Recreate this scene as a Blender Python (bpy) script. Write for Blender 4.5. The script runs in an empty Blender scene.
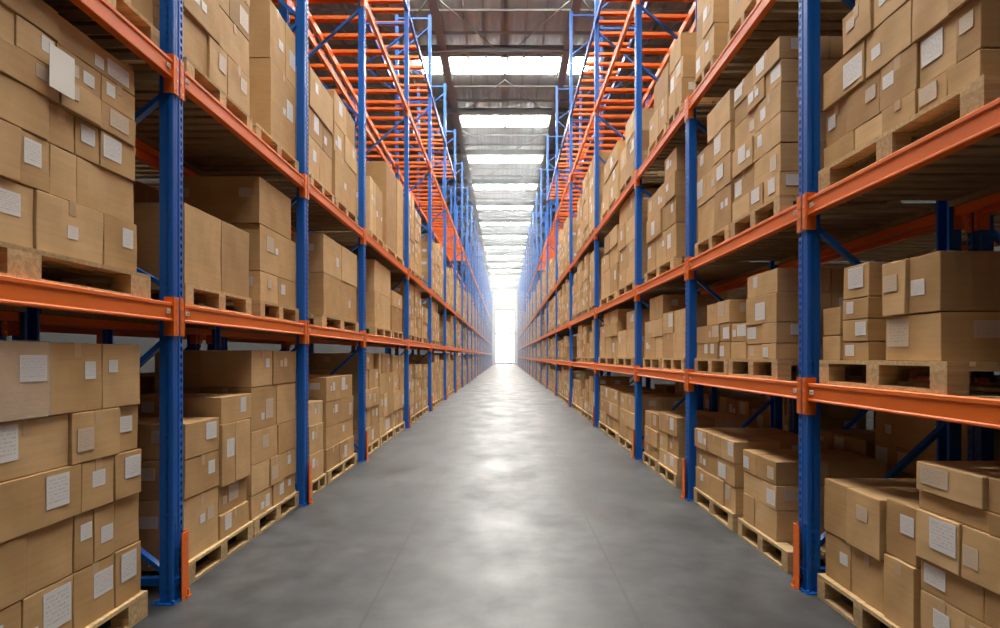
import bpy, bmesh, math, random
from mathutils import Vector, Matrix
rnd = random.Random(11)
C = bpy.context.scene.collection
sc = bpy.context.scene
F = 600.0; VX = 505.0; HY = 356.0; CH = 1.53          # focal length in px, vanishing point, eye height
WL, WR = 2.05, 1.95                                   # rack faces left / right of the camera line
LOADW = {-1: 2.11, 1: 1.99}
RACKW = {-1: WL, 1: WR}
ORD = ['zeroth', 'first', 'second', 'third', 'fourth', 'fifth', 'sixth', 'seventh', 'eighth', 'ninth', 'tenth', 'eleventh',
       'twelfth', 'thirteenth', 'fourteenth', 'fifteenth', 'sixteenth', 'seventeenth', 'eighteenth', 'nineteenth', 'twentieth',
       'twenty-first', 'twenty-second', 'twenty-third', 'twenty-fourth', 'twenty-fifth', 'twenty-sixth', 'twenty-seventh']
SIDE = {-1: 'left', 1: 'right'}

# ------------------------------------------------------------------ materials
def mat(name, color=(.5, .5, .5), rough=.5, metal=0.0, spec=.5):
    m = bpy.data.materials.new(name); m.use_nodes = True
    b = m.node_tree.nodes['Principled BSDF']
    b.inputs['Base Color'].default_value = (*color, 1); b.inputs['Roughness'].default_value = rough
    b.inputs['Metallic'].default_value = metal; b.inputs['Specular IOR Level'].default_value = spec
    return m
def N(m, t, **k):
    n = m.node_tree.nodes.new(t)
    for a, v in k.items(): setattr(n, a, v)
    return n
def L(m, a, b): m.node_tree.links.new(a, b)
def bsdf(m): return m.node_tree.nodes['Principled BSDF']
def math_n(m, op, a, b=None):
    n = N(m, 'ShaderNodeMath', operation=op)
    for i, v in enumerate((a, b)):
        if v is None: continue
        if isinstance(v, (int, float)): n.inputs[i].default_value = v
        else: L(m, v, n.inputs[i])
    return n.outputs[0]
def noise(m, scale, detail=3, vec=None, dist=0):
    n = N(m, 'ShaderNodeTexNoise'); n.inputs['Scale'].default_value = scale; n.inputs['Detail'].default_value = detail
    n.inputs['Distortion'].default_value = dist
    if vec is not None: L(m, vec, n.inputs['Vector'])
    return n.outputs['Fac']
def ramp(m, fac, stops):
    r = N(m, 'ShaderNodeValToRGB'); e = r.color_ramp.elements
    while len(e) < len(stops): e.new(.5)
    for i, (p, c) in enumerate(stops): e[i].position = p; e[i].color = (*c, 1)
    L(m, fac, r.inputs['Fac']); return r.outputs['Color']
def mix(m, fac, a, b, mode='MIX'):
    n = N(m, 'ShaderNodeMix', data_type='RGBA', blend_type=mode)
    for i, v in ((0, fac), (6, a), (7, b)):
        if isinstance(v, (int, float)): n.inputs[i].default_value = v
        elif isinstance(v, tuple): n.inputs[i].default_value = (*v, 1)
        else: L(m, v, n.inputs[i])
    return n.outputs[2]
def coords(m, scale=(1, 1, 1), which='Object'):
    t = N(m, 'ShaderNodeTexCoord'); mp = N(m, 'ShaderNodeMapping'); mp.inputs['Scale'].default_value = scale
    L(m, t.outputs[which], mp.inputs['Vector']); return mp.outputs['Vector']
def geo_pos(m, scale=(1, 1, 1)):
    t = N(m, 'ShaderNodeNewGeometry'); mp = N(m, 'ShaderNodeMapping'); mp.inputs['Scale'].default_value = scale
    L(m, t.outputs['Position'], mp.inputs['Vector']); return mp.outputs['Vector']
def bump(m, h, strength, dist=.01):
    b = N(m, 'ShaderNodeBump'); b.inputs['Strength'].default_value = strength; b.inputs['Distance'].default_value = dist
    L(m, h, b.inputs['Height']); L(m, b.outputs[0], bsdf(m).inputs['Normal'])

def m_cardboard():
    m = mat('cardboard', (.5, .3, .15), .72, spec=.25)
    a = N(m, 'ShaderNodeAttribute', attribute_name='tint')
    base = ramp(m, a.outputs['Fac'], [(0, (.45, .275, .12)), (.5, (.60, .385, .175)), (1, (.72, .49, .25))])
    n1 = noise(m, 5, 4, geo_pos(m))
    n2 = noise(m, 2.2, 5, geo_pos(m, (1, 1, 30)))
    c = mix(m, .35, base, ramp(m, n1, [(.3, (.66, .62, .56)), (.65, (1, 1, 1))]), 'MULTIPLY')
    c = mix(m, .25, c, ramp(m, n2, [(.35, (.75, .72, .68)), (.6, (1, 1, 1))]), 'MULTIPLY')
    L(m, c, bsdf(m).inputs['Base Color'])
    bump(m, n1, .25, .01)
    return m
def m_label(name='label_paper', paper=(.74, .73, .71)):
    m = mat(name, (.8, .8, .78), .5)
    uv = N(m, 'ShaderNodeUVMap'); s = N(m, 'ShaderNodeSeparateXYZ'); L(m, uv.outputs[0], s.inputs[0])
    u, v = s.outputs[0], s.outputs[1]
    rows = math_n(m, 'GREATER_THAN', math_n(m, 'FRACT', math_n(m, 'MULTIPLY', v, 9)), .5)
    mp = N(m, 'ShaderNodeMapping'); mp.inputs['Scale'].default_value = (26, 9, 1); L(m, uv.outputs[0], mp.inputs['Vector'])
    wn = N(m, 'ShaderNodeTexNoise'); wn.inputs['Scale'].default_value = 1.0; L(m, mp.outputs[0], wn.inputs['Vector'])
    words = math_n(m, 'GREATER_THAN', wn.outputs['Fac'], .5)
    txt = math_n(m, 'MULTIPLY', rows, words)
    inside = math_n(m, 'MULTIPLY', math_n(m, 'MULTIPLY', math_n(m, 'GREATER_THAN', u, .08), math_n(m, 'LESS_THAN', u, .92)),
                    math_n(m, 'MULTIPLY', math_n(m, 'GREATER_THAN', v, .12), math_n(m, 'LESS_THAN', v, .9)))
    ink = math_n(m, 'MULTIPLY', math_n(m, 'MULTIPLY', txt, inside), .3)
    L(m, mix(m, ink, paper, (.12, .12, .13)), bsdf(m).inputs['Base Color'])
    return m
def m_tape():
    m = mat('packing_tape', (.56, .38, .21), .3)
    return m
def m_wood(name, a, b, axis=(1, 12, 12)):
    m = mat(name, a, .8, spec=.2)
    oi = N(m, 'ShaderNodeObjectInfo')
    g = noise(m, 4, 5, geo_pos(m, axis), .6)
    c = ramp(m, g, [(.3, a), (.7, b)])
    r = N(m, 'ShaderNodeMapRange'); r.inputs['To Min'].default_value = .72; r.inputs['To Max'].default_value = 1.1
    L(m, oi.outputs['Random'], r.inputs['Value'])
    hs = N(m, 'ShaderNodeHueSaturation'); L(m, r.outputs[0], hs.inputs['Value']); L(m, c, hs.inputs['Color'])
    L(m, hs.outputs[0], bsdf(m).inputs['Base Color']); bump(m, g, .3, .004)
    return m
def m_paint(name, col, worn, rough=.32, amount=.62):
    m = mat(name, col, rough)
    n1 = noise(m, 18, 6, geo_pos(m), .4); n2 = noise(m, 1.3, 3, geo_pos(m))
    c = mix(m, .3, col, ramp(m, n2, [(.3, (.7, .7, .7)), (.7, (1.05, 1.05, 1.05))]), 'MULTIPLY')
    k = ramp(m, n1, [(amount, (0, 0, 0)), (amount + .06, (1, 1, 1))])
    L(m, mix(m, k, c, worn), bsdf(m).inputs['Base Color'])
    return m
def m_floor():
    m = mat('polished_concrete', (.2, .2, .2), .3, spec=.42)
    p = geo_pos(m)
    n1 = noise(m, .55, 6, p, .1); n2 = noise(m, 4.5, 8, p); n3 = noise(m, 30, 3, p)
    c = ramp(m, n1, [(.3, (.032, .034, .035)), (.5, (.049, .050, .051)), (.7, (.072, .072, .071))])
    c = mix(m, .75, c, ramp(m, n2, [(.35, (.55, .55, .55)), (.5, (.95, .95, .95)), (.65, (1.3, 1.3, 1.3))]), 'MULTIPLY')
    c = mix(m, .3, c, ramp(m, n3, [(.3, (.8, .8, .8)), (.7, (1.1, 1.1, 1.1))]), 'MULTIPLY')
    s = N(m, 'ShaderNodeSeparateXYZ'); L(m, p, s.inputs[0])
    jl = math_n(m, 'LESS_THAN', math_n(m, 'ABSOLUTE', math_n(m, 'SUBTRACT', s.outputs[0], -.82)), .009)
    jr = math_n(m, 'LESS_THAN', math_n(m, 'ABSOLUTE', math_n(m, 'SUBTRACT', s.outputs[0], .77)), .009)
    j = math_n(m, 'MULTIPLY', math_n(m, 'ADD', jl, jr), .8)
    L(m, mix(m, j, c, (.022, .022, .022)), bsdf(m).inputs['Base Color'])
    n4 = noise(m, 1.7, 5, geo_pos(m, (1, .6, 1)))
    rr = N(m, 'ShaderNodeMapRange'); rr.inputs['From Min'].default_value = .3; rr.inputs['From Max'].default_value = .7
    rr.inputs['To Min'].default_value = .36; rr.inputs['To Max'].default_value = .55
    L(m, n4, rr.inputs['Value']); L(m, rr.outputs[0], bsdf(m).inputs['Roughness'])
    bump(m, n2, .08, .01)
    return m
def m_sheet():
    m = mat('roof_sheet', (.5, .48, .45), .6)
    s = N(m, 'ShaderNodeSeparateXYZ'); L(m, geo_pos(m), s.inputs[0])
    w = math_n(m, 'SINE', math_n(m, 'MULTIPLY', s.outputs[0], 28.0))
    bump(m, w, .3, .02)
    n = noise(m, .7, 4, geo_pos(m))
    L(m, ramp(m, n, [(.3, (.27, .30, .29)), (.7, (.35, .385, .375))]), bsdf(m).inputs['Base Color'])
    return m
def m_emit(name, col, s):
    m = mat(name, (.8, .8, .8), .4); b = bsdf(m)
    b.inputs['Emission Color'].default_value = (*col, 1); b.inputs['Emission Strength'].default_value = s
    return m
def m_film():
    m = mat('stretch_film', (.9, .9, .88), .15)
    n = noise(m, 7, 5, geo_pos(m, (1, 3, 9)), 1.5); bump(m, n, .8, .02)
    bsdf(m).inputs['Alpha'].default_value = .22
    return m
M = dict(card=m_cardboard(), label=m_label(), label2=m_label('faded_label_paper', (.62, .50, .36)), tape=m_tape(),
         pallet=m_wood('pallet_wood', (.44, .30, .145), (.68, .50, .27)),
         deck=m_wood('deck_timber', (.26, .18, .10), (.40, .29, .17), (1, 10, 1)),
         blue=m_paint('blue_paint', (.005, .125, .52), (.20, .33, .52), .38, .76),
         orange=m_paint('orange_paint', (.86, .165, .008), (.80, .40, .15), .48, .78),
         steel=mat('galvanised_steel', (.55, .55, .55), .35, 1.0),
         sticker=mat('sticker', (.8, .78, .72), .5),
         ink=mat('printed_ink', (.3, .25, .2), .6),
         film=m_film(), floor=m_floor(), sheet=m_sheet(),
         roofsteel=mat('roof_steel', (.26, .27, .26), .6), wall=mat('wall_panel', (.07, .07, .07), .7),
         white=mat('white_wall_panel', (.78, .79, .8), .6), frame=mat('window_frame_paint', (.35, .36, .37), .5),
         skylight=m_emit('lit_skylight', (1, .97, .91), 38.0), daylight=m_emit('lit_end_window', (1, 1, 1), 9.0))
M['card_light'] = M['card']

# ------------------------------------------------------------------ mesh helpers
class MB:
    def __init__(s): s.v = []; s.f = []; s.mi = []; s.t = []; s.uv = {}
    def box(s, a, b, mi=0, tint=.5, R=None, o=None, skip=()):
        n = len(s.v); (x0, y0, z0), (x1, y1, z1) = a, b
        ps = [(x0, y0, z0), (x1, y0, z0), (x1, y1, z0), (x0, y1, z0), (x0, y0, z1), (x1, y0, z1), (x1, y1, z1), (x0, y1, z1)]
        if R is not None: ps = [tuple(o + R @ (Vector(p) - o)) for p in ps]
        s.v += ps
        for f in ((0, 3, 2, 1), (4, 5, 6, 7), (0, 1, 5, 4), (1, 2, 6, 5), (2, 3, 7, 6), (3, 0, 4, 7)):
            s.f.append(tuple(n + i for i in f)); s.mi.append(mi); s.t.append(tint)
    def quad(s, ps, mi=0, uv=True):
        n = len(s.v); s.v += [tuple(p) for p in ps]
        if uv: s.uv[len(s.f)] = ((0, 0), (1, 0), (1, 1), (0, 1))
        s.f.append((n, n + 1, n + 2, n + 3)); s.mi.append(mi); s.t.append(.5)
    def prism(s, prof, axis, a, b, mi=0):
        # prof: closed list of 2d points; axis 'y' -> (x,z) profile, 'x' -> (y,z), 'z' -> (x,y)
        n = len(s.v); k = len(prof)
        for c in (a, b):
            for p, q in prof:
                s.v.append({'y': (p, c, q), 'x': (c, p, q), 'z': (p, q, c)}[axis])
        for i in range(k):
            j = (i + 1) % k
            s.f.append((n + i, n + j, n + k + j, n + k + i)); s.mi.append(mi); s.t.append(.5)
        s.f.append(tuple(n + i for i in range(k))[::-1]); s.mi.append(mi); s.t.append(.5)
        s.f.append(tuple(n + k + i for i in range(k))); s.mi.append(mi); s.t.append(.5)
    def bar(s, p, q, w, h, mi=0):
        p, q = Vector(p), Vector(q); d = (q - p).normalized()
        u = d.cross(Vector((0, 0, 1)))
        if u.length < 1e-4: u = Vector((1, 0, 0))
        u.normalize(); w_ = u * w / 2; k = d.cross(u).normalized() * h / 2
        n = len(s.v)
        for c in (p, q):
            for a_, b_ in ((-1, -1), (1, -1), (1, 1), (-1, 1)): s.v.append(tuple(c + w_ * a_ + k * b_))
        for f in ((0, 1, 2, 3), (7, 6, 5, 4), (0, 4, 5, 1), (1, 5, 6, 2), (2, 6, 7, 3), (3, 7, 4, 0)):
            s.f.append(tuple(n + i for i in f)); s.mi.append(mi); s.t.append(.5)
    def mesh(s, name, mats, bevel=0, fix=True):
        me = bpy.data.meshes.new(name); me.from_pydata(s.v, [], s.f)
        for m in (mats if isinstance(mats, (list, tuple)) else [mats]): me.materials.append(m)
        me.polygons.foreach_set('material_index', s.mi)
        at = me.attributes.new('tint', 'FLOAT', 'FACE'); at.data.foreach_set('value', s.t)
        if s.uv:
            uvl = me.uv_layers.new(name='UVMap')
            for fi, c in s.uv.items():
                p = me.polygons[fi]
                for li, uv in zip(p.loop_indices, c): uvl.data[li].uv = uv
        if fix or bevel:
            bm = bmesh.new(); bm.from_mesh(me)
            if fix: bmesh.ops.recalc_face_normals(bm, faces=bm.faces)
            if bevel:
                bmesh.ops.bevel(bm, geom=list(bm.edges), offset=bevel, segments=2, profile=.6, affect='EDGES', clamp_overlap=True)
            bm.to_mesh(me); bm.free()
        return me
def link(name, me, parent=None, loc=(0, 0, 0), rot=(0, 0, 0)):
    o = bpy.data.objects.new(name, me); C.objects.link(o); o.location = loc; o.rotation_euler = rot
    if parent: o.parent = parent
    return o
def tag(o, label=None, cat=None, group=None, kind=None):
    if label: o['label'] = label
    if cat: o['category'] = cat
    if group: o['group'] = group
    if kind: o['kind'] = kind
    elif cat: o['kind'] = 'thing'
    return o
def fin(o, b):
    return o
def empty(name, loc):
    o = bpy.data.objects.new(name, None); C.objects.link(o); o.location = loc; o.empty_display_size = .1; return o

# ------------------------------------------------------------------ building shell
X0, X1, Y0, Y1, ZC = -14.0, 14.0, -9.0, 112.0, 13.5
def struct(name, mb, m, **k): return tag(link(name, mb.mesh(name, m, **k)), kind='structure')
b = MB(); b.box((X0, Y0, -.2), (X1, Y1, 0)); struct('floor', b, M['floor'])
b = MB(); b.box((X0, Y0, ZC), (X1, Y1, ZC + .15)); struct('ceiling', b, M['sheet'])
b = MB(); b.box((X0 - .2, Y0, -.2), (X0, Y1, ZC + .15)); struct('wall_left', b, M['wall'])
b = MB(); b.box((X1, Y0, -.2), (X1 + .2, Y1, ZC + .15)); struct('wall_right', b, M['wall'])
b = MB(); b.box((X0 - .2, Y0 - .2, -.2), (X1 + .2, Y0, ZC + .15)); struct('wall_back', b, M['wall'])
b = MB()                                               # end wall with a tall glazed opening
b.box((X0 - .2, Y1, -.2), (-1.75, Y1 + .2, ZC + .15)); b.box((1.75, Y1, -.2), (X1 + .2, Y1 + .2, ZC + .15))
b.box((-1.75, Y1, 10.2), (1.75, Y1 + .2, ZC + .15)); b.box((-1.75, Y1, -.2), (1.75, Y1 + .2, 0)); struct('wall_end', b, M['white'])
b = MB(); b.box((-1.74, Y1 + .08, 0.02), (1.74, Y1 + .12, 10.18)); wi = struct('window_1', b, M['daylight'])
b = MB()
for z in (.02, 5.6, 9.9): b.box((-1.75, Y1 - .1, z), (1.75, Y1 + .06, z + .3))
for x in (-1.75, 1.65): b.box((x, Y1 - .04, .02), (x + .1, Y1 + .06, 10.2))
f_ = link('window_frame', b.mesh('window_frame', M['frame']), wi)
# roof steel
nt = 0
def trim(mb):
    global nt; nt += 1
    return struct('trim_%d' % nt, mb, M['roofsteel'])
for x in (-11.75, -7.05, -2.35, 2.35, 7.05, 11.75):
    b = MB(); b.box((x - .15, Y0, ZC - .42), (x + .15, Y1, ZC - .4)); b.box((x - .15, Y0, ZC - .03), (x + .15, Y1, ZC - .001))
    b.box((x - .012, Y0, ZC - .4), (x + .012, Y1, ZC - .03)); trim(b)
px_ = []
for c in (-9.4, -4.7, 0, 4.7, 9.4):
    for d in (-1.45, -.75, -.12, .12, .75, 1.45): px_.append(c + d)
b = MB()
for x in px_: b.box((x - .035, Y0, ZC - .2), (x + .035, Y1, ZC - .001))
trim(b)
SKY0, SKYP = 24.6, 5.76
rows = [SKY0 + SKYP * k for k in range(-4, 15)]
b = MB()
for y in rows:
    b.box((X0, y - 2.0, ZC - .5), (X1, y - 1.8, ZC - .48)); b.box((X0, y - 1.91, ZC - .48), (X1, y - 1.89, ZC - .2))
    b.box((X0, y - .86, ZC - .12), (X1, y - .80, ZC - .001))
    b.box((X0, y + 1.5, ZC - .26), (X1, y + 1.56, ZC - .2)); b.box((X0, y + 2.9, ZC - .3), (X1, y + 2.98, ZC - .2))
trim(b)
b = MB()
for k, y in enumerate(rows):
    for c in (-9.4, -4.7, 0, 4.7, 9.4):
        b.bar((c - 2.2, y + (4.6 if k % 2 == 0 else .75), ZC - .3), (c, y + (.75 if k % 2 == 0 else 4.6), ZC - .3), .035, .035)
        b.bar((c + 2.2, y + (4.6 if k % 2 == 0 else .75), ZC - .3), (c, y + (.75 if k % 2 == 0 else 4.6), ZC - .3), .035, .035)
trim(b)
wn = 1
for y in rows:
    for c in (-4.7, 0, 4.7):
        if c and y > 26: continue
        wn += 1
        b = MB(); y -= .1
        if c: b.box((c + 1.3 if c < 0 else c - 2.1, y - .47, ZC - .23), (c + 2.1 if c < 0 else c - 1.3, y + .47, ZC - .21))
        else: b.box((c - 2.14, y - .47, ZC - .23), (c - .055, y + .47, ZC - .21)); b.box((c + .055, y - .47, ZC - .23), (c + 2.14, y + .47, ZC - .21))
        y += .1
        w = struct('window_%d' % wn, b, M['skylight'])

# ------------------------------------------------------------------ racks
PZ = {-1: [1.32, 3.765, 6.20, 8.78, 12.76, 16.7] + [16.7 + 4.2 * k for k in range(1, 20)],
      1: [1.50, 3.93, 6.43, 8.97, 13.05, 18.1] + [18.1 + 5.0 * k for k in range(1, 16)]}
TOPZ = {-1: 11.0, 1: 11.9}
LV = {-1: [1.86, 3.36], 1: [1.355, 2.55, 4.26]}        # timber decked beam tops
UP = {-1: [6.82, 8.95], 1: [6.96, 8.85]}               # bar decked beam tops
BH = .115; DEPTH = 1.0

def post_mesh(h, name):
    """perforated open channel: aisle face at x=0 (facing -x), flanges going +x, width .12 in y"""
    b = MB(); t = .004; w = .06; d = .084; pitch = .05
    n = int(h / pitch)
    def cellstrip(P, u0, u1, uc, hole=True):
        # P(u, z) -> point ; strip between u0 and u1 with teardrop holes centred on uc
        r = .0105
        for i in range(n):
            z0 = i * pitch; zc = z0 + pitch / 2; z1 = z0 + pitch
            k = len(b.v)
            outer = [(u0, z0), (uc, z0), (u1, z0), (u1, zc), (u1, z1), (uc, z1), (u0, z1), (u0, zc)]
            inner = [(uc - r * .55, zc - r * 1.3), (uc, zc - r * 1.6), (uc + r * .55, zc - r * 1.3), (uc + r, zc), (uc + r * .8, zc + r * 1.1), (uc, zc + r * 1.5),
                     (uc - r * .8, zc + r * 1.1), (uc - r, zc)]
            for u, z in outer + inner: b.v.append(P(u, z))
            for j in range(8):
                q = (j + 1) % 8
                b.f.append((k + j, k + q, k + 8 + q, k + 8 + j)); b.mi.append(0); b.t.append(.5)
    H = n * pitch
    cellstrip(lambda u, z: (0, u, z), -w + .006, -.012, -.034)
    cellstrip(lambda u, z: (0, u, z), .012, w - .006, .034)
    b.quad([(0, -.012, 0), (.009, -.006, 0), (.009, -.006, H), (0, -.012, H)], uv=False)      # centre groove
    b.quad([(.009, -.006, 0), (.009, .006, 0), (.009, .006, H), (.009, -.006, H)], uv=False)
    b.quad([(.009, .006, 0), (0, .012, 0), (0, .012, H), (.009, .006, H)], uv=False)
    for s in (-1, 1):
        b.quad([(0, s * (w - .006), 0), (.006, s * w, 0), (.006, s * w, H), (0, s * (w - .006), H)], uv=False)
        cellstrip(lambda u, z, s=s: (u, s * w, z), .006, d, .036)
        b.quad([(d, s * w, 0), (d, s * (w - .022), 0), (d, s * (w - .022), H), (d, s * w, H)], uv=False)
    # inner skin so that the channel has thickness and its holes are closed to light from behind
    b.box((.016, -w + .014, 0), (.018, w - .014, H)); b.box((.018, -w + .014, 0), (d, -w + .016, H)); b.box((.018, w - .016, 0), (d, w - .014, H))
    me = b.mesh(name, M['blue']); return me
POST = {}
def get_post(h):
    if h not in POST: POST[h] = post_mesh(h, 'post')
    return POST[h]
b = MB(); b.box((-.02, -.09, 0), (.12, .09, .008))
for sx, sy in ((.095, -.07), (.095, .07), (-.008, .075), (-.008, -.075)): b.box((sx - .009, sy - .009, .008), (sx + .009, sy + .009, .024))
BASE = b.mesh('base_plate', M['blue'])
# orange guard: a folded plate standing against the aisle face on the far half of the post
b = MB(); b.prism([(-.034, -.016), (-.034, .058), (.05, .066), (.05, .062), (-.028, .054), (-.028, -.016)], 'z', .0, .42)
b.box((-.046, .03, 0), (-.028, .07, .012)); b.box((-.042, .044, .012), (-.034, .056, .05))
b.box((-.037, .024, .37), (-.034, .036, .382)); b.box((-.037, .024, .06), (-.034, .036, .072))
GUARD = b.mesh('column_guard', M['orange'])

SEGS = {-1: [('h', .12), ('f', .15, .85), ('r', .85, 1.66), ('f', 1.95, 2.45), ('r', 2.45, 3.20), ('f', 3.5, 4.2), ('r', 4.2, 5.0), ('f', 5.0, 5.8), ('r', 5.8, 6.62),
             ('f', 6.95, 7.7), ('r', 7.7, 8.4), ('h', 8.6), ('f', 9.1, 9.9), ('r', 9.9, 10.7), ('h', 10.92)],
        1: [('h', .12), ('f', .25, 1.10), ('r', 1.62, 2.40), ('f', 2.62, 3.3), ('r', 3.3, 4.08), ('f', 4.35, 5.1), ('r', 5.1, 5.9), ('r', 6.0, 6.78), ('f', 7.0, 7.8), ('r', 7.8, 8.6),
            ('h', 8.65), ('f', 9.0, 9.8), ('r', 9.8, 10.6), ('f', 10.6, 11.3), ('h', 11.8)]}
BR = {}
def brace_mesh(key):
    if key in BR: return BR[key]
    b = MB(); xi, xo = .045, DEPTH - .045
    k, z0, z1 = (key + (None,))[:3]
    if k == 'h': p, q = (xi, 0, z0), (xo, 0, z0)
    elif k == 'f': p, q = (xi, 0, z0), (xo, 0, z1)      # front low, rear high
    else: p, q = (xo, 0, z0), (xi, 0, z1)
    b.bar(p, q, .045, .03 if k != 'h' else .045)
    b.bar((p[0], p[1], p[2] - .02), (p[0], p[1], p[2] + .02), .1, .05) if k == 'h' else None
    BR[key] = b.mesh('brace', M['blue']); return BR[key]
def frame(side, z, idx, xoff=0.0, h=None, back=False):
    W = RACKW[side] + xoff; h = h or TOPZ[side]
    lab = ('%s blue perforated upright frame of the %s rack, counting from the nearest' if not back else
           '%s blue upright frame of the shadowed row behind the %s rack') % (ORD[idx], SIDE[side])
    root = tag(empty('upright_frame', (side * W, z, 0)), lab, 'rack frame', 'blue upright frames of the pallet racks')
    if side < 0: root.rotation_euler = (0, 0, math.pi)
    pm = get_post(h)
    link('post', pm, root)
    link('post', pm, root, (DEPTH, 0, 0), (0, 0, math.pi))
    link('base_plate', BASE, root); link('base_plate', BASE, root, (DEPTH, 0, 0), (0, 0, math.pi))
    for s in SEGS[side]:
        if max(s[1:]) < h: link('brace', brace_mesh(s), root)
    if not back:
        g = link('column_guard', GUARD, root); g['label'] = 'orange foot guard'
        # the guard stands on the far half of the post on both sides
        if side < 0: g.scale = (1, -1, 1)
    return root
BM = {}
def beam_meshes(length, M_='orange'):
    k = (round(length, 3), M_)
    if k in BM: return BM[k]
    hl = length / 2
    b = MB()    # stepped box section, aisle face at x=0, top at z=0
    prof = [(.003, 0), (.05, 0), (.05, -BH), (.003, -BH), (0, -BH + .004), (0, -BH + .012), (.006, -BH + .017), (.006, -.026), (0, -.020), (0, -.003)]
    b.prism(prof, 'y', -hl, hl)
    body = b.mesh('beam', M[M_])
    ends = []
    for s in (-1, 1):
        b = MB(); y = s * hl
        b.box((-.008, min(y + s * .008, y + s * .050), -.205), (-.002, max(y + s * .008, y + s * .050), .035))     # flange on the post face
        ya, yb = y + s * .001, y - s * .004
        b.box((-.008, min(y - s * .004, y + s * .008), -.205), (.055, max(y - s * .004, y - s * .0005), .035))
        for zz in (-.18, -.12, -.05, .015):
            b.box((-.011, min(y + s * .024, y + s * .034), zz - .008), (-.008, max(y + s * .024, y + s * .034), zz + .008), 1)
        ends.append(b.mesh('end_connector', [M[M_], M['steel']]))
    b = MB()
    for s in (-1, 1):
        y = s * (hl - .05)
        n0 = len(b.v)
        b.box((-.0015, y - .018, -.07), (.0005 + .006, y + .018, -.045), 0)
        for kk in range(3): b.box((-.0022, y - .014 + kk * .010, -.066), (-.0014, y - .008 + kk * .010, -.049), 1)
    st = b.mesh('load_sticker', [M['sticker'], M['ink']])
    BM[k] = (body, ends, st); return BM[k]
def beam(side, z0, z1, top, label, xoff=0.0, rear=False, group='orange beams of the pallet racks', small=False, paint='orange'):
    W = RACKW[side] + xoff
    if rear: W = W + DEPTH
    ln = (z1 - z0) - .12
    body, ends, st = beam_meshes(ln, paint)
    o = link('rack_beam', body, None, (side * W, (z0 + z1) / 2, top))
    flip = (side < 0) != rear
    if flip: o.rotation_euler = (0, 0, math.pi)
    tag(o, label, 'beam', group)
    for e in ends: link('end_connector', e, o)
    if not rear and not small: s_ = link('load_sticker', st, o); s_['label'] = 'white load stickers'
    return o
LEVN = {-1: {1.86: 'first', 3.36: 'second', 6.82: 'third', 8.95: 'fourth'}, 1: {1.355: 'first', 2.55: 'second', 4.26: 'third', 6.96: 'fourth', 8.85: 'fifth'}}
def timber(side, z0, z1, top, label, xoff=0.0):
    W = RACKW[side] + xoff; b = MB(); y = z0 + .07; r = random.Random(int(z0 * 100) + int(top * 7))
    while y < z1 - .16:
        w = .095
        b.box((W + .052, y, top - .024 - r.random() * .002), (W + DEPTH - .052, y + w, top - .002)); y += .145
    b.box((W + .052, z0 + .065, top - .06), (W + .09, z1 - .065, top - .025)); b.box((W + DEPTH - .09, z0 + .065, top - .06), (W + DEPTH - .052, z1 - .065, top - .025))
    if side < 0: b.v = [(-x, y_, z_) for x, y_, z_ in b.v]
    return tag(link('timber_deck', b.mesh('timber_deck', M['deck'])), label, 'shelf deck', 'timber decks on the rack beams')
b = MB(); b.prism([(-.055, 0), (-.055, -.055), (-.048, -.055), (-.048, -.006), (.048, -.006), (.048, -.055), (.055, -.055), (.055, 0)], 'x', .01, DEPTH - .01)
BARM = b.mesh('support_bar', M['orange'])
def bardeck(side, z0, z1, top, label, xoff=0.0):
    W = RACKW[side] + xoff
    root = tag(empty('support_deck', (side * W, (z0 + z1) / 2, top + .0555)), label, 'shelf deck', 'decks of spaced orange bars high in the racks')
    if side < 0: root.rotation_euler = (0, 0, math.pi)
    n = max(3, round((z1 - z0 - .3) / .45)); st = (z1 - z0 - .34) / (n - 1)
    for k in range(n): link('support_bar', BARM, root, (0, -(z1 - z0) / 2 + .17 + k * st, 0))
    return root

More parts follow.
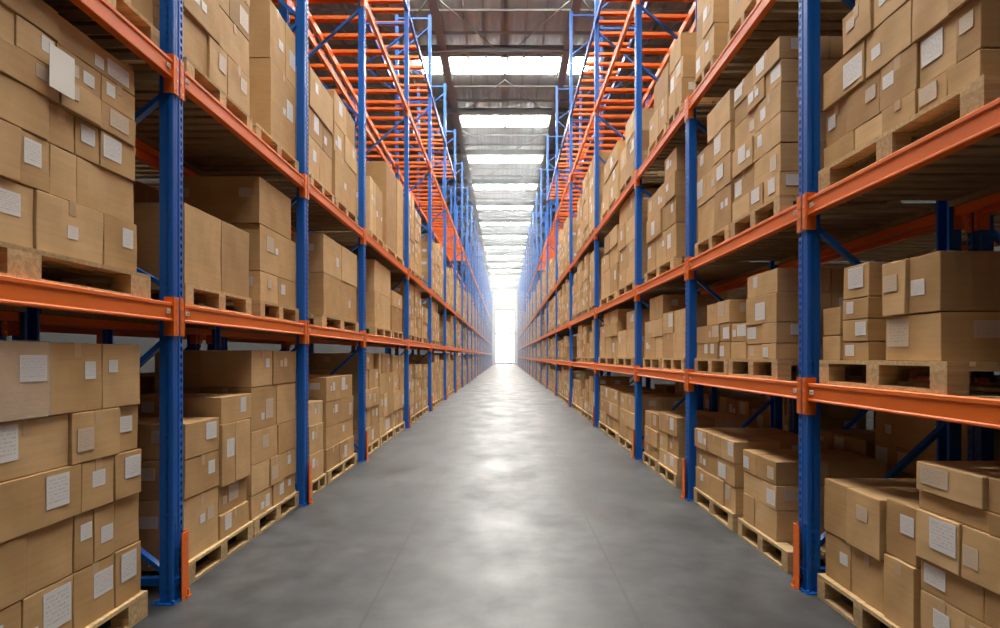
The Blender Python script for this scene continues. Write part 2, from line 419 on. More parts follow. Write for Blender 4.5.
for side in (-1, 1):
    P = PZ[side]
    for i, z in enumerate(P):
        h = 4.25 if (side == 1 and i == 2) else None
        frame(side, z, i + 1, h=h)
        if i < 7: frame(side, z, i + 1, xoff=DEPTH + .12, h=(4.35 if i < 3 else 7.3) if side > 0 else (4.2 if i < 1 else 7.2), back=True)
    fb = MB()
    for i in range(len(P) - 1):
        bay = ORD[i + 1]
        for lv in LV[side] + UP[side]:
            a_, b_ = P[i], P[i + 1]
            if side == 1 and lv > 5:
                if i == 2: continue
                if i == 1: b_ = P[3]
            if lv > 8 and i > 6: continue
            for rear in (False, True):
                if i > 12 and lv < 8:
                    xx = RACKW[side] + (DEPTH - .05 if rear else 0)
                    fb.box((min(side * xx, side * (xx + .05)), a_ + .06, lv - BH), (max(side * xx, side * (xx + .05)), b_ - .06, lv)); continue
                beam(side, a_, b_, lv, '%s %s beam, %s level of the %s rack, %s bay from the camera' % ('blue' if lv > 8 else 'orange', 'rear' if rear else 'front', LEVN[side][lv], SIDE[side], bay),
                     rear=rear, small=i > 8 or lv > 6, paint='blue' if lv > 8 else 'orange', group='blue beams at the top of the racks' if lv > 8 else 'orange beams of the pallet racks')
            if lv > 6 and i > (6 if lv > 8 else 8): continue
            if lv in LV[side]:
                timber(side, a_, b_, lv, 'slatted timber deck, %s level of the %s rack, %s bay from the camera' % (LEVN[side][lv], SIDE[side], bay))
            else:
                bardeck(side, a_, b_, lv, 'deck of spaced orange bars, %s level of the %s rack, %s bay' % (LEVN[side][lv], SIDE[side], bay))
        if 1 <= i < 6 and not (side > 0 and i < 3):
            lv = UP[side][0]
            for rear in (False, True):
                beam(side, P[i], P[i + 1], lv, 'orange %s beam, high above the row behind the %s rack, %s bay' % ('rear' if rear else 'front', SIDE[side], bay),
                     xoff=DEPTH + .12, rear=rear, group='orange beams of the rows behind', small=True)
            bardeck(side, P[i], P[i + 1], lv, 'deck of spaced orange bars, high above the row behind the %s rack, %s bay' % (SIDE[side], bay), DEPTH + .12)
        if i < 4:
            for lv in LV[side][:2]:
                for rear in (False, True):
                    beam(side, P[i], P[i + 1], lv, 'orange %s beam, %s level of the row behind the %s rack, %s bay' % ('rear' if rear else 'front', LEVN[side][lv], SIDE[side], bay),
                         xoff=DEPTH + .12, rear=rear, group='orange beams of the rows behind', small=True)
                timber(side, P[i], P[i + 1], lv, 'slatted timber deck, %s level of the row behind the %s rack, %s bay' % (LEVN[side][lv], SIDE[side], bay), xoff=DEPTH + .12)

    tag(link('rack_beams', fb.mesh('rack_beams', M['orange'])), 'distant orange beams of the %s rack merging towards the bright end' % SIDE[side], 'beams', None, 'stuff')

# ------------------------------------------------------------------ pallets and cartons
PH = .15; PD = .88
def pallet_parts():
    r = {}
    b = MB()
    n = 7
    for k in range(n): b.box((k * (PD - .1) / (n - 1), -.5, PH - .022), (k * (PD - .1) / (n - 1) + .1, .5, PH))
    r['top_deck'] = b.mesh('top_deck', M['pallet'])
    b = MB(); b.box((0, -.05, PH - .044), (PD, .05, PH - .022))
    r['stringer_board'] = b.mesh('stringer_board', M['pallet'])
    b = MB(); b.box((0, -.05, .02), (.1, .05, PH - .044)); r['block'] = b.mesh('block', M['pallet'])
    b = MB(); b.box((0, -.5, 0), (.1, .5, .02)); r['bottom_board'] = b.mesh('bottom_board', M['pallet'])
    b = MB()
    n = 7
    for k in range(n): b.box((k * (PD - .1) / (n - 1), -.5, PH - .022), (k * (PD - .1) / (n - 1) + .1, .5, PH))
    for y in (-.5, -.05, .4): b.box((0, y, PH - .044), (PD, y + .1, PH - .022))
    for x in (0, .39, .78):
        b.box((x, -.5, 0), (x + .1, .5, .02))
        for y in (-.5, -.05, .4): b.box((x, y, .02), (x + .1, y + .1, PH - .044))
    r['all'] = b.mesh('pallet', M['pallet'])
    return r
PP = pallet_parts()
def place_pallet(side, z0, z1, base, Wf, label, group, detailed):
    c = (side * Wf, (z0 + z1) / 2, base); ln = z1 - z0
    rot = (0, 0, math.pi if side < 0 else 0)
    if detailed:
        o = empty('pallet', c)
        o.rotation_euler = rot; o.scale = (1, ln, 1)
        link('top_deck', PP['top_deck'], o)
        for y in (-.45, 0, .45): link('stringer_board', PP['stringer_board'], o, (0, y, 0))
        for x in (0, .39, .78):
            link('bottom_board', PP['bottom_board'], o, (x, 0, 0))
            for y in (-.45, 0, .45): link('block', PP['block'], o, (x, y, 0))
    else:
        o = link('pallet', PP['all'], None, c, rot); o.scale = (1, ln, 1)
    return tag(o, label, 'pallet', group)

CART = []     # every carton: dict
def add_carton(side, y0, y1, x0, x1, z0, z1, info, front=True, nearend=False):
    # x0,x1 are distances from the camera line (x0 nearer the aisle)
    CART.append(dict(side=side, y0=y0, y1=y1, x0=x0, x1=x1, z0=z0, z1=z1, info=info, front=front, nearend=nearend, seed=rnd.random()))
def zof(px, Wf): return F * Wf / abs(px - VX)
def hof(py, z): return CH + (HY - py) * z / F

def load(side, z0, z1, zb, rows, Wf, info, r, depth=.84, filler=True):
    """rows: list of (z_bottom, z_top, [boundaries in depth along the aisle, near to far])"""
    nr = len(rows)
    for li, (a, c, sp) in enumerate(rows):
        sp = sorted(sp)
        jx = r.uniform(0, .012)
        dsp = r.choice([.38, .42, .46])
        for k in range(len(sp) - 1):
            g = r.uniform(.002, .006)
            tilt = r.uniform(-.003, .003)
            add_carton(side, sp[k] + g, sp[k + 1] - g, Wf + .002 + jx + r.uniform(0, .022), Wf + dsp - .003, a + .001, c - .001 - r.uniform(0, .003),
                       dict(info, layer=li + 1, nl=nr, col=k + 1, nc=len(sp) - 1), True, k == 0)
        if filler:
            n2 = max(1, len(sp) // 2)
            s2 = [sp[0] + (sp[-1] - sp[0]) * j / n2 for j in range(n2 + 1)]
            for k in range(n2):
                add_carton(side, s2[k] + .003 + r.uniform(0, .012), s2[k + 1] - .003, Wf + dsp + .002, Wf + depth, a + .001, c - .001 - r.uniform(0, .004),
                           dict(info, layer=li + 1, nl=nr, col=k + 1, nc=n2, inner=True), False, k == 0)

PAL = []
def px_load(side, lvl, bay, pn, pf, ref, ys, splits, pal=None, seed=0, Wf=None, filler=True, base=None, share=False):
    """near loads measured in the photograph: pn/pf near and far edges on the load face, ys = row tops (last one = pallet top) at px ref"""
    Wf = Wf or LOADW[side]; r = random.Random(seed + 1000 * bay + 77 * lvl)
    zb = ([0] + LV[side])[lvl] if base is None else base
    zr = zof(ref, Wf)
    zlo, zhi = PZ[side][bay - 1] + .09, PZ[side][bay] - .09
    if (side, lvl, bay) == (1, 3, 2): zhi += .4
    hs = [hof(y, zr) for y in ys]; hs[-1] = zb + PH
    rows = []
    for k in range(len(ys) - 1):
        q = sorted(set(max(zlo, min(zhi, zof(p, Wf))) for p in splits[k]))
        q = [v for j, v in enumerate(q) if j == 0 or j == len(q) - 1 or (v - q[j - 1] > .07 and q[-1] - v > .07)]
        rows.append((hs[k + 1], hs[k], q))
    for q in rows:
        assert q[1] > q[0]
    rows.reverse()
    z0, z1 = zof(pn, Wf), zof(pf, Wf)
    if share: p = PAL[-1]
    else:
        p = dict(side=side, lvl=lvl, bay=bay, z0=max(zlo - .02, zof(pal[0], Wf) if pal else z0), z1=min(zhi + .02, zof(pal[1], Wf) if pal else z1), zb=zb, Wf=Wf)
        PAL.append(p)
    info = dict(side=side, lvl=lvl, bay=bay, pal=p)
    load(side, z0, z1, zb, rows, Wf, info, r, filler=filler)
def g_load(side, lvl, bay, z0, z1, height, seed=None, Wf=None, rows=None, cols=None, addpal=True, zb=None, back=False, x_extra=0):
    """generic stacked load between depths z0 and z1"""
    Wf = Wf or LOADW[side]; r = random.Random(seed if seed is not None else int(z0 * 977) + lvl * 31 + side)
    zb = ([0] + LV[side])[lvl] if zb is None else zb
    n = rows or max(2, round(height / r.choice([.24, .28, .33, .36])))
    wts = [r.uniform(.8, 1.25) for _ in range(n)]; t = sum(wts); h = zb + PH; rw = []
    lvar = r.random()
    for k in range(n):
        hh = height * wts[k] / t
        nc = cols or r.choice([2, 2, 3, 3, 4])
        ww = [r.uniform(.75, 1.3) for _ in range(nc)]; tt = sum(ww); y = z0; sp = [z0]
        a, c = z0 + .01, z1 - .01
        if k == n - 1 and lvar < .35: c = z0 + (z1 - z0) * r.uniform(.55, .8)
        elif k == n - 1 and lvar < .5: a = z0 + (z1 - z0) * r.uniform(.2, .4)
        sp = [a]
        for q in range(nc): sp.append(sp[-1] + (c - a) * ww[q] / tt)
        rw.append((h, h + hh, sp)); h += hh
    if addpal:
        p = dict(side=side, lvl=lvl, bay=bay, z0=z0, z1=z1, zb=zb, Wf=Wf, back=back); PAL.append(p)
    else: p = PAL[-1]
    load(side, z0, z1, zb, rw, Wf, dict(side=side, lvl=lvl, bay=bay, pal=p, back=back), r)

# ---- loose sheet of paper tucked in front of the upper cartons
b = MB(); ya, yb = zof(52, 2.08), zof(77, 2.08); zt = hof(42, ya)
b.box((-2.094, ya, zt - .20), (-2.091, yb, zt))
tag(link('paper_sheet', b.mesh('paper_sheet', M['sticker'])), 'blank white paper sheet stuck on the tall carton stack at upper left', 'paper')
# ---- left rack, floor
px_load(-1, 0, 1, -235, 143, 142, [344.5, 404, 448, 492, 541, 583],
        [[-235, -90, -8, 50.7, 104, 142], [-235, -120, -20, 73, 121.6, 142], [-235, -130, -30, 83.6, 116.6, 143], [-235, -160, -70, 31, 78.5, 98, 119, 144.5],
         [-235, -110, -30, 27, 78, 119, 144.5]], pal=(-220, 147), seed=3)
px_load(-1, 0, 2, 187, 251, 221, [416.4, 449.4, 485, 538], [[187, 221], [187, 221.5], [187, 221.5]], pal=(187, 253), seed=4)
px_load(-1, 0, 2, 222, 251, 251, [393, 418, 474.7, 500, 515], [[223, 253], [222.5, 236, 251], [222.5, 251], [222.5, 251]], seed=5, share=True)
CARTFIX = []
px_load(-1, 0, 2, 254, 299, 298, [351, 382, 419, 447, 472, 493], [[254, 275, 299], [254, 279, 299], [254, 280, 299], [254, 272, 283, 298.5], [254, 275, 286, 299]], pal=(254, 300), seed=6)
px_load(-1, 0, 3, 311, 325, 324, [400, 422, 449, 481], [[311, 325], [311, 325], [311, 325]], pal=(310.5, 326), seed=7)
px_load(-1, 0, 3, 328, 355, 341, [376, 399, 423, 443, 468], [[328, 342, 354], [328, 342, 355], [328, 342, 355], [328, 341, 349, 355]], pal=(328, 357), seed=8)
# ---- left rack, first beam level
px_load(-1, 1, 1, -250, 140, 139, [72, 97, 122, 148, 182, 224, 252],
        [[-250, -110, -30, 62, 139], [-250, -160, -60, 20, 60, 105, 139], [-250, -100, -20, 62, 103, 139], [-250, -130, -40, 0, 53, 81, 105, 140], [-250, -150, -60, 25, 55, 83, 140], [-250, -120, 0, 40, 107, 140]],
        pal=(-240, 150), seed=9)
px_load(-1, 1, 2, 185, 250, 250, [233, 290], [[185, 222, 250]], pal=(185, 251), seed=10)
px_load(-1, 1, 2, 262, 299, 298, [203, 243, 283, 305], [[261, 293], [262, 299], [262, 280, 299]], pal=(260, 300), seed=11)
px_load(-1, 1, 3, 325, 358, 357, [255, 287, 314], [[325, 343, 358], [325, 343, 358]], pal=(322, 358.5), seed=12)
px_load(-1, 1, 4, 375, 391, 391, [270, 298, 322], [[376, 392], [376, 383, 392]], pal=(375, 392), seed=13)
px_load(-1, 1, 4, 393, 403, 403, [296, 310, 325], [[393, 403], [393, 403]], seed=14)
# ---- left rack, second beam level
px_load(-1, 2, 1, 60, 160, 160, [-110, -70, -30, 10, 20], [[60, 100, 160], [60, 120, 160], [60, 100, 130, 160], ], seed=15) if False else None
g_load(-1, 2, 1, 1.6, 2.65, 1.3, seed=5); g_load(-1, 2, 1, 2.75, 3.66, 1.45, seed=8)
px_load(-1, 2, 2, 186, 252, 252, [-20, 8, 42, 78, 118], [[186, 215, 252], [186, 205, 232, 252], [186, 222, 252], [186, 212, 230, 252]], seed=16)
px_load(-1, 2, 2, 273, 301, 300, [40, 92, 150], [[273, 288, 301], [273, 301]], pal=(256, 302), seed=17)
px_load(-1, 2, 3, 311, 334, 334, [100, 135, 160, 186], [[311, 334], [311, 325, 334], [311, 322, 334]], seed=18)
px_load(-1, 2, 3, 336, 357, 357, [122, 150, 175, 208], [[336, 348, 357], [336, 346, 357], [336, 350, 357]], seed=19)
px_load(-1, 2, 4, 371, 384, 384, [193, 216], [[371, 374, 377.5, 380.5, 384]], seed=20)
px_load(-1, 2, 4, 386, 404, 404, [188, 232], [[388, 398, 404]], seed=21, pal=(386, 404))
# ---- right rack, floor
px_load(1, 0, 1, 1330, 915, 915, [460, 489, 508, 556, 588, 622], [[1330, 1180, 1060, 982, 915], [1330, 1150, 1040, 985, 914], [1330, 1200, 1090, 1000, 958, 914], [1330, 1180, 1070, 978, 915], [1330, 1120, 1010, 960, 915]], seed=22)
px_load(1, 0, 1, 879, 820, 845, [487, 543, 589], [[879, 845, 820.5], [879, 846, 820.5]], seed=24, pal=(911, 818))
px_load(1, 0, 1, 911, 880, 880, [497, 552, 600], [[911, 880.5], [911, 880.5]], seed=23, share=True)
px_load(1, 0, 2, 774, 741, 774, [462, 486, 511, 545], [[774, 754, 741], [774, 760, 741], [774, 752, 741]], pal=(788, 738), seed=25)
px_load(1, 0, 2, 733, 694, 733, [442, 464, 488, 517], [[733, 720, 706, 694], [733, 715, 694], [733, 722, 708, 694]], seed=26)
px_load(1, 0, 3, 676, 658, 676, [418, 438, 458, 490], [[676, 658], [676, 666, 658], [676, 666, 658]], seed=27)
px_load(1, 0, 3, 656.5, 643, 656, [415, 432, 449, 468], [[656, 649, 643], [656, 650, 643], [656, 649, 643]], seed=28)
px_load(1, 0, 4, 634, 618.5, 633, [397, 414, 430, 447], [[634, 626, 619], [634, 624, 619], [634, 626, 619]], seed=29)
px_load(1, 0, 4, 617.5, 598.5, 617, [391, 406, 420, 434], [[617, 610, 604, 599], [617, 608, 599], [617, 611, 605, 599]], seed=30)
# ---- right rack, first beam level
px_load(1, 1, 1, 936, 880, 936, [250, 311, 372], [[936, 904, 880], [936, 880]], pal=(948, 820), seed=31)
px_load(1, 1, 1, 864, 838, 864, [261, 296, 318, 341, 368], [[864, 838], [864, 838.5], [864, 838.5], [864, 838]], seed=32, share=True)
px_load(1, 1, 1, 837, 820, 837, [306, 335, 363], [[837.5, 820], [837.5, 820]], seed=33, share=True)
px_load(1, 1, 2, 775, 744, 775, [267, 292, 322, 343, 363], [[775, 744.5], [775, 744.5], [775, 760, 744.5], [775, 760, 744.5]], pal=(778, 729), seed=34)
px_load(1, 1, 2, 744, 729, 744, [322, 341, 360], [[744, 729], [744, 729]], seed=35, share=True)
px_load(1, 1, 2, 728, 695, 728, [299, 322, 341, 358], [[728, 716, 704], [728, 718, 706, 695], [728, 717, 707, 695]], seed=36)
px_load(1, 1, 3, 684, 662, 683, [308, 331, 356], [[684, 672, 662], [684, 672, 662]], seed=37)
px_load(1, 1, 3, 661, 643, 661, [294, 318, 336, 355], [[661, 648], [661, 650, 643], [661, 654, 643]], seed=38)
px_load(1, 1, 4, 633, 617, 633, [310, 328, 348], [[633, 625], [633, 625, 617]], seed=39)
px_load(1, 1, 4, 616, 598.5, 616, [309, 322, 335, 345], [[616, 608, 603], [616, 609, 599], [616, 610, 604, 599]], seed=40)
# ---- right rack, second beam level
px_load(1, 2, 1, 975, 820, 820, [0, 40, 75, 112, 149, 170],
        [[975, 935, 880, 850], [975, 940, 908, 870, 841], [975, 945, 908, 862, 820.5], [975, 950, 912, 875, 842, 820], [975, 942, 912, 878, 850, 820]], pal=(985, 819), seed=41)
px_load(1, 2, 2, 778, 731, 778, [35, 58, 81, 111, 142, 171, 191], [[778, 751, 731], [778, 762, 745, 731], [778, 755, 731], [778, 751, 731], [778, 751, 731], [778, 762, 748, 731]], pal=(780, 731), seed=42)
px_load(1, 2, 2, 729, 695, 729, [88, 120, 150, 182, 205], [[729, 706], [729, 712, 695], [729, 714, 704, 695], [729, 712, 695]], seed=43)
px_load(1, 2, 3, 674, 645, 674, [146, 170, 195, 222, 250], [[674, 662], [674, 664, 655, 646], [674, 660, 646], [674, 664, 654, 646]], seed=44)
px_load(1, 2, 4, 634.5, 617.5, 634, [188, 212, 237, 262, 280], [[634, 626, 618], [634, 624, 618], [634, 627, 618], [634, 625, 618]], seed=45)
px_load(1, 2, 4, 616.5, 600, 616, [224, 243, 262, 284], [[616, 609, 604], [616, 608, 602, 600], [616, 609, 600]], seed=46)
# ---- right rack, third beam level
g_load(1, 3, 1, 1.75, 2.8, 1.2, seed=61); g_load(1, 3, 1, 2.9, 3.9, 1.3, seed=62)
px_load(1, 3, 2, 760, 728, 728, [-70, -36, -2, 33], [[760, 745, 728], [760, 740, 728], [760, 748, 728]], seed=47)
px_load(1, 3, 2, 713, 694, 713, [-45, -12, 22, 55], [[713, 694], [713, 702, 694], [713, 703, 694]], seed=48)
px_load(1, 3, 3, 681, 668, 681, [28, 54, 77, 101], [[679, 668], [681, 674, 668], [681, 675, 668]], seed=49)
px_load(1, 3, 3, 666, 648, 666, [62, 92, 123], [[666, 652], [666, 657, 648]], seed=50)
px_load(1, 3, 4, 633, 619, 633, [108, 130, 150, 170], [[633, 624], [633, 625, 619], [633, 626, 619]], seed=51)
px_load(1, 3, 4, 617, 601, 617, [140, 160, 178, 194], [[617, 608, 603], [617, 608, 601], [617, 609, 601]], seed=52)
# ---- everything further along the aisle
for side in (-1, 1):
    P = PZ[side]
    for i in range(len(P) - 1):
        first = 5 if side > 0 else 5
        for lvl in range(len(LV[side]) + 1):
            if i + 1 < first and not (side == -1 and lvl == 0 and i + 1 == 4): continue
            a, c = P[i] + .1, P[i + 1] - .1
            n = int((c - a) / 1.02); st = (c - a) / n
            for k in range(n):
                r = random.Random(i * 91 + k * 7 + lvl * 13 + side * 5)
                clear = ([0] + LV[side] + UP[side])[lvl + 1] - ([0] + LV[side])[lvl] - BH - PH - .08
                mx = min(clear, 1.75)
                hgt = mx * r.choice([1, .97, .9, .8, .7]) if mx < 1.3 else r.uniform(1.15, mx)
                w = st * r.uniform(.88, .97)
                if lvl and r.random() < .06: continue
                g_load(side, lvl, i + 1, a + k * st + (st - w) / 2, a + k * st + (st + w) / 2, hgt)
    # the row behind
    for i in range(4):
        for lvl in (0, 1):
            a, c = P[i] + .1, P[i + 1] - .1
            n = int((c - a) / 1.1); st = (c - a) / n
            for k in range(n):
                r = random.Random(i * 31 + k * 17 + lvl * 3 + side * 55)
                tops = [0] + LV[side]; nx = (tops + [tops[-1] + 1.6])[lvl + 1]
                hgt = (nx - tops[lvl] - BH - PH - .1) * r.choice([.95, .8, .65])
                g_load(side, lvl, i + 1, a + k * st + .04, a + (k + 1) * st - .04, min(hgt, 1.35), Wf=RACKW[side] + DEPTH + .12 + .06, back=True)

# ---- number the pallets inside their bay and place them
byb = {}
for p in PAL: byb.setdefault((p['side'], p['lvl'], p['bay'], p.get('back', False)), []).append(p)
for k, l in byb.items():
    l.sort(key=lambda p: p['z0'])
    for n, p in enumerate(l): p['no'] = n + 1
LVT = ['floor level', 'first beam', 'second beam', 'third beam']
PAL.sort(key=lambda p: (p['z0'] + (2.5 if p.get('back') else 0)))
fp = MB()
for p in PAL[290:]:
    s_ = p['side']; x0, y0, y1, zb = p['Wf'], p['z0'], p['z1'], p['zb']
    def bx(a, b_):
        xa, xb = sorted((s_ * (x0 + a[0]), s_ * (x0 + b_[0]))); fp.box((xa, a[1], zb + a[2]), (xb, b_[1], zb + b_[2]))
    bx((0, y0, PH - .044), (PD, y1, PH)); ln = y1 - y0
    for k in (0, .39, .78):
        bx((k, y0, 0), (k + .1, y1, .02))
        for q in (0, .45, .9): bx((k, y0 + q * ln, .02), (k + .1, y0 + (q + .1) * ln, PH - .044))
tag(link('stacked_pallets', fp.mesh('stacked_pallets', M['pallet'], fix=False)), 'distant wooden pallets under cartons, too small to tell apart', 'pallets', None, 'stuff')
for p in PAL[:290]:
    row = ('row behind %s rack' if p.get('back') else '%s rack') % SIDE[p['side']]
    lab = 'pale wooden pallet, %s from near end, %s, %s bay, %s' % (ORD[p['no']], row, ORD[p['bay']], LVT[p['lvl']])
    place_pallet(p['side'], p['z0'], p['z1'], p['zb'], p['Wf'] - .004, lab, 'wooden pallets under the carton stacks', p['z1'] < 9.2 and not p.get('back'))

# ---- choose the 300 cartons that show largest
def clip(a, lo, hi): return max(lo, min(hi, a))
def score(c):
    s = c['side']; x = c['x0']
    if c['y0'] < .4: return 0
    def pr(x_, y_, z_): return VX + s * x_ * F / y_, HY - (z_ - CH) * F / y_
    def area(pts):
        xs = [clip(p[0], 0, 1000) for p in pts]; ys = [clip(p[1], 0, 628) for p in pts]
        a = 0
        for i in range(len(pts)):
            j = (i + 1) % len(pts); a += xs[i] * ys[j] - xs[j] * ys[i]
        return abs(a) / 2
    A = 0
    if c['front']:
        A += area([pr(x, c['y0'], c['z0']), pr(x, c['y1'], c['z0']), pr(x, c['y1'], c['z1']), pr(x, c['y0'], c['z1'])])
    if c['nearend']:
        A += .5 * area([pr(c['x0'], c['y0'], c['z0']), pr(c['x1'], c['y0'], c['z0']), pr(c['x1'], c['y0'], c['z1']), pr(c['x0'], c['y0'], c['z1'])]) * (1 if c['front'] else .35)
    if c['info'].get('back'): A *= .12
    return A
for c in CART: c['score'] = score(c)
CART.sort(key=lambda c: -c['score'])
NI = 300
print('cartons', len(CART), 'pallets', len(PAL), 'score at cut', CART[NI]['score'])

def label_quads(c, r):
    """label rectangles: list of (face, u0, u1, v0, v1) in metres on the aisle ('a') or near ('n') face"""
    out = []; w = c['y1'] - c['y0']; h = c['z1'] - c['z0']; d = c['x1'] - c['x0']
    if c['front'] and r.random() < .72 and w > .12 and h > .1:
        big = r.random() < .35
        lw = min(w * .6, r.uniform(.14, .19) if big else r.uniform(.07, .12)); lh = min(h * .62, lw * r.uniform(.75, 1.15))
        u = clip(w * r.choice([.25, .5, .7, .75]) - lw / 2, .015, w - lw - .015); v = clip(h * r.choice([.45, .6, .65]) - lh / 2, .015, h - lh - .015)
        out.append(('a', u, u + lw, v, v + lh))
        if r.random() < .25 and w > .3:
            u2 = (u + lw + .03) if u < w / 2 - lw / 2 else u - .1
            if .01 < u2 < w - .09: out.append(('a', u2, u2 + .07, v, v + .06))
    if c['nearend'] and r.random() < .6 and d > .2 and h > .1:
        lw = r.uniform(.08, .14); lh = min(h * .5, .08); u = d * r.uniform(.1, .5); v = clip(h * .65 - lh / 2, .01, h - lh - .01)
        if u + lw < d - .01: out.append(('n', u, u + lw, v, v + lh))
    return out
def quad_pts(c, q, off=.0012, loc=(0, 0, 0)):
    f, u0, u1, v0, v1 = q; s = c['side']; ox, oy, oz = loc
    if f == 'a':
        x = s * (c['x0'] - off)
        ya, yb = (c['y0'] + u0, c['y0'] + u1)
        if s > 0: ps = [(x, yb, v0), (x, ya, v0), (x, ya, v1), (x, yb, v1)]
        else: ps = [(x, ya, v0), (x, yb, v0), (x, yb, v1), (x, ya, v1)]
    else:
        y = c['y0'] - off
        xa, xb = s * (c['x0'] + u0), s * (c['x0'] + u1)
        if xa > xb: xa, xb = xb, xa
        ps = [(xa, y, v0), (xb, y, v0), (xb, y, v1), (xa, y, v1)]
    return [(p[0] - ox, p[1] - oy, p[2] + c['z0'] - oz) for p in ps]
def slab(b, pts, t, mi=0):
    """thin label: front quad with UVs plus its thickness"""
    a, q, r_, d_ = [Vector(p) for p in pts]; n = (q - a).cross(d_ - a).normalized() * t
    k = len(b.v); b.v += [tuple(p) for p in (a, q, r_, d_)] + [tuple(p - n) for p in (a, q, r_, d_)]
    b.uv[len(b.f)] = ((0, 0), (1, 0), (1, 1), (0, 1))
    for f in ((0, 1, 2, 3), (0, 4, 5, 1), (1, 5, 6, 2), (2, 6, 7, 3), (3, 7, 4, 0)):
        b.f.append(tuple(k + i for i in f)); b.mi.append(mi); b.t.append(.5)

seen = {}
def carton_label(c, nl, taped):
    i = c['info']; p = i['pal']
    look = 'plain' if nl == 0 else ('white-labelled' if nl == 1 else 'twice-labelled')
    if taped and nl == 0: look = 'taped'
    lay = 'bottom' if i['layer'] == 1 else ('top' if i['layer'] == i['nl'] else ORD[i['layer']])
    kind = 'inner carton' if i.get('inner') else 'carton'
    row = ('behind-%s' if i.get('back') else '%s') % SIDE[i['side']]
    s = '%s %s, %s layer, %s from near end, %s pallet, %s %s bay, %s' % (look, kind, lay, ORD[c['colno']], ORD[p['no']], row, ORD[i['bay']], LVT[i['lvl']])
    return s
# column numbers along each layer of each pallet's load (loads of several stacks count on)
grp = {}
for c in CART[:NI]:
    i = c['info']; grp.setdefault((id(i['pal']), i['layer'] if i['layer'] < i['nl'] else 99, i.get('inner', False)), []).append(c)
for l in grp.values():
    l.sort(key=lambda c: c['y0'])
    for n, c in enumerate(l): c['colno'] = n + 1
group_name = 'cardboard cartons stacked on the pallets'
FILMED = None
for idx, c in enumerate(CART[:NI]):
    r = random.Random(int(c['seed'] * 1e6)); s = c['side']
    sx, sy, sz = c['x1'] - c['x0'], c['y1'] - c['y0'], c['z1'] - c['z0']
    cx, cy = s * (c['x0'] + c['x1']) / 2, (c['y0'] + c['y1']) / 2
    loc = (cx, cy, c['z0'])
    tint = clip(r.gauss(.5, .25), 0, 1)
    b = MB(); b.box((-sx / 2, -sy / 2, 0), (sx / 2, sy / 2, sz), tint=tint)
    me = b.mesh('carton', M['card'])
    bm = bmesh.new(); bm.from_mesh(me); lay = bm.faces.layers.float['tint']
    if c['score'] > 600:
        bmesh.ops.subdivide_edges(bm, edges=bm.edges[:], cuts=5, use_grid_fill=True)
        ph = r.uniform(0, 9)
        for v in bm.verts:
            u = v.co
            edge = max(abs(u.x) / (sx / 2), abs(u.y) / (sy / 2), abs(u.z - sz / 2) / (sz / 2))
            amp = .0016
            n = Vector((math.sin(u.y * 19 + ph + u.z * 13), math.sin(u.x * 17 + ph * 2 + u.z * 11), math.sin(u.y * 15 + u.x * 12 + ph * 3))) * amp
            if u.z < .002: n.z = 0
            if u.z > sz - .002: n.z = -abs(n.z)
            v.co += n
    else:
        bmesh.ops.bevel(bm, geom=list(bm.edges), offset=.004, segments=2, profile=.6, affect='EDGES')
    if c['score'] > 600:
        ed = [e for e in bm.edges if len(e.link_faces) == 2 and e.calc_face_angle() > 1.0]
        bmesh.ops.bevel(bm, geom=ed, offset=.0045, segments=2, profile=.6, affect='EDGES')
    for f in bm.faces: f[lay] = tint
    bm.to_mesh(me); bm.free()
    o = link('carton', me, None, loc)
    ql = label_quads(c, r)
    taped = sz > .12 and sy > .15 and r.random() < .6
    if taped:                                   # tape over the closing seam, running down the aisle and near faces
        b = MB(); tw = .048; t = .0016; dn = min(sz * .35, .07)
        if r.random() < .5:
            b.box((-sx / 2 - t, -tw / 2, sz - .0008), (sx / 2 + t, tw / 2, sz + .0012)); b.box((-sx / 2 - t, -tw / 2, sz - dn), (-sx / 2 + .001, tw / 2, sz - .0008)); b.box((sx / 2 - .001, -tw / 2, sz - dn), (sx / 2 + t, tw / 2, sz - .0008))
        else:
            b.box((-tw / 2, -sy / 2 - t, sz - .0008), (tw / 2, sy / 2 + t, sz + .0012)); b.box((-tw / 2, -sy / 2 - t, sz - dn), (tw / 2, -sy / 2 + .001, sz - .0008)); b.box((-tw / 2, sy / 2 - .001, sz - dn), (tw / 2, sy / 2 + t, sz - .0008))
        link('packing_tape', b.mesh('packing_tape', M['tape']), o)
    for q in ql:
        b = MB(); slab(b, quad_pts(c, q, .0030, loc), .0025)
        link('shipping_label', b.mesh('shipping_label', M['label' if r.random() < .72 else 'label2'], fix=False), o)
    lab = carton_label(c, len(ql), taped)
    tag(o, lab, 'carton', group_name)
    i = c['info']
    if i['side'] < 0 and i['lvl'] == 0 and i['bay'] == 1 and i['layer'] == i['nl'] and not i.get('inner') and c['y0'] < zof(20, 2.15) < c['y1'] + .02:
        b = MB(); e = .004; b.box((-sx / 2 - e, -sy / 2 - e, .0), (sx / 2 + e, sy / 2 + e, sz + e))
        link('stretch_film', b.mesh('stretch_film', M['film']), o)
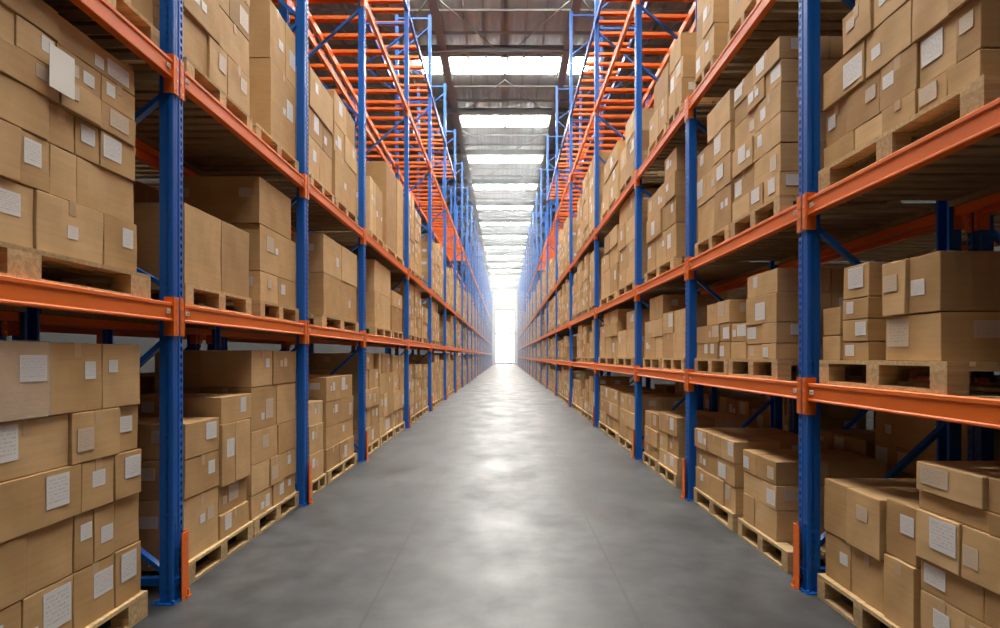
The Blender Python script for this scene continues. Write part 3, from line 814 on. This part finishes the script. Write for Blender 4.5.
# the rest of the cartons, beyond counting
b = MB()
for c in CART[NI:]:
    r = random.Random(int(c['seed'] * 1e6)); s = c['side']
    xa, xb = sorted((s * c['x0'], s * c['x1']))
    b.box((xa, c['y0'], c['z0']), (xb, c['y1'], c['z1']), 0, clip(r.gauss(.5, .25), 0, 1))
for c in CART[NI:]:
    r = random.Random(int(c['seed'] * 1e6) + 1)
    for q in label_quads(c, r): slab(b, quad_pts(c, q, .0016), .0012, 1 if r.random() < .6 else 2)
o = link('stacked_cartons', b.mesh('stacked_cartons', [M['card'], M['label'], M['label2']], fix=False))
tag(o, 'hundreds of small brown cartons stacked on pallets far along both racks', 'cartons', None, 'stuff')

# ------------------------------------------------------------------ light, camera, view
w = bpy.data.worlds.new('World'); sc.world = w; w.use_nodes = True
w.node_tree.nodes['Background'].inputs[0].default_value = (.9, .95, 1, 1); w.node_tree.nodes['Background'].inputs[1].default_value = .6
hz = bpy.data.materials.new('haze'); hz.use_nodes = True; nt_ = hz.node_tree; nt_.nodes.clear()
vo = nt_.nodes.new('ShaderNodeOutputMaterial'); vs = nt_.nodes.new('ShaderNodeVolumeScatter'); nt_.links.new(vs.outputs[0], vo.inputs['Volume'])
vs.inputs['Color'].default_value = (.88, .95, 1, 1); vs.inputs['Density'].default_value = .0105; vs.inputs['Anisotropy'].default_value = .35
b = MB(); b.box((-2.03, 26, .01), (1.93, Y1 - .1, ZC - .55)); hv = link('dusty_haze', b.mesh('dusty_haze', hz))
tag(hv, 'pale bright haze filling the far end of the aisle', 'haze', None, 'stuff')
cam = bpy.data.cameras.new('camera'); co = bpy.data.objects.new('camera', cam); C.objects.link(co)
co.location = (0, 0, CH); co.rotation_euler = (math.pi / 2, 0, 0)
cam.sensor_width = 36; cam.lens = 36 * F / 1000; cam.shift_x = -(VX - 500) / 1000; cam.shift_y = (HY - 314) / 1000
cam.clip_end = 400; cam.clip_start = .05
sc.camera = co
sc.view_settings.view_transform = 'Standard'; sc.view_settings.look = 'None'; sc.view_settings.gamma = 1; sc.view_settings.exposure = 0.9
sc.view_settings.use_curve_mapping = False
sc.cycles.use_denoising = True
sc.cycles.max_bounces = 8; sc.cycles.diffuse_bounces = 5
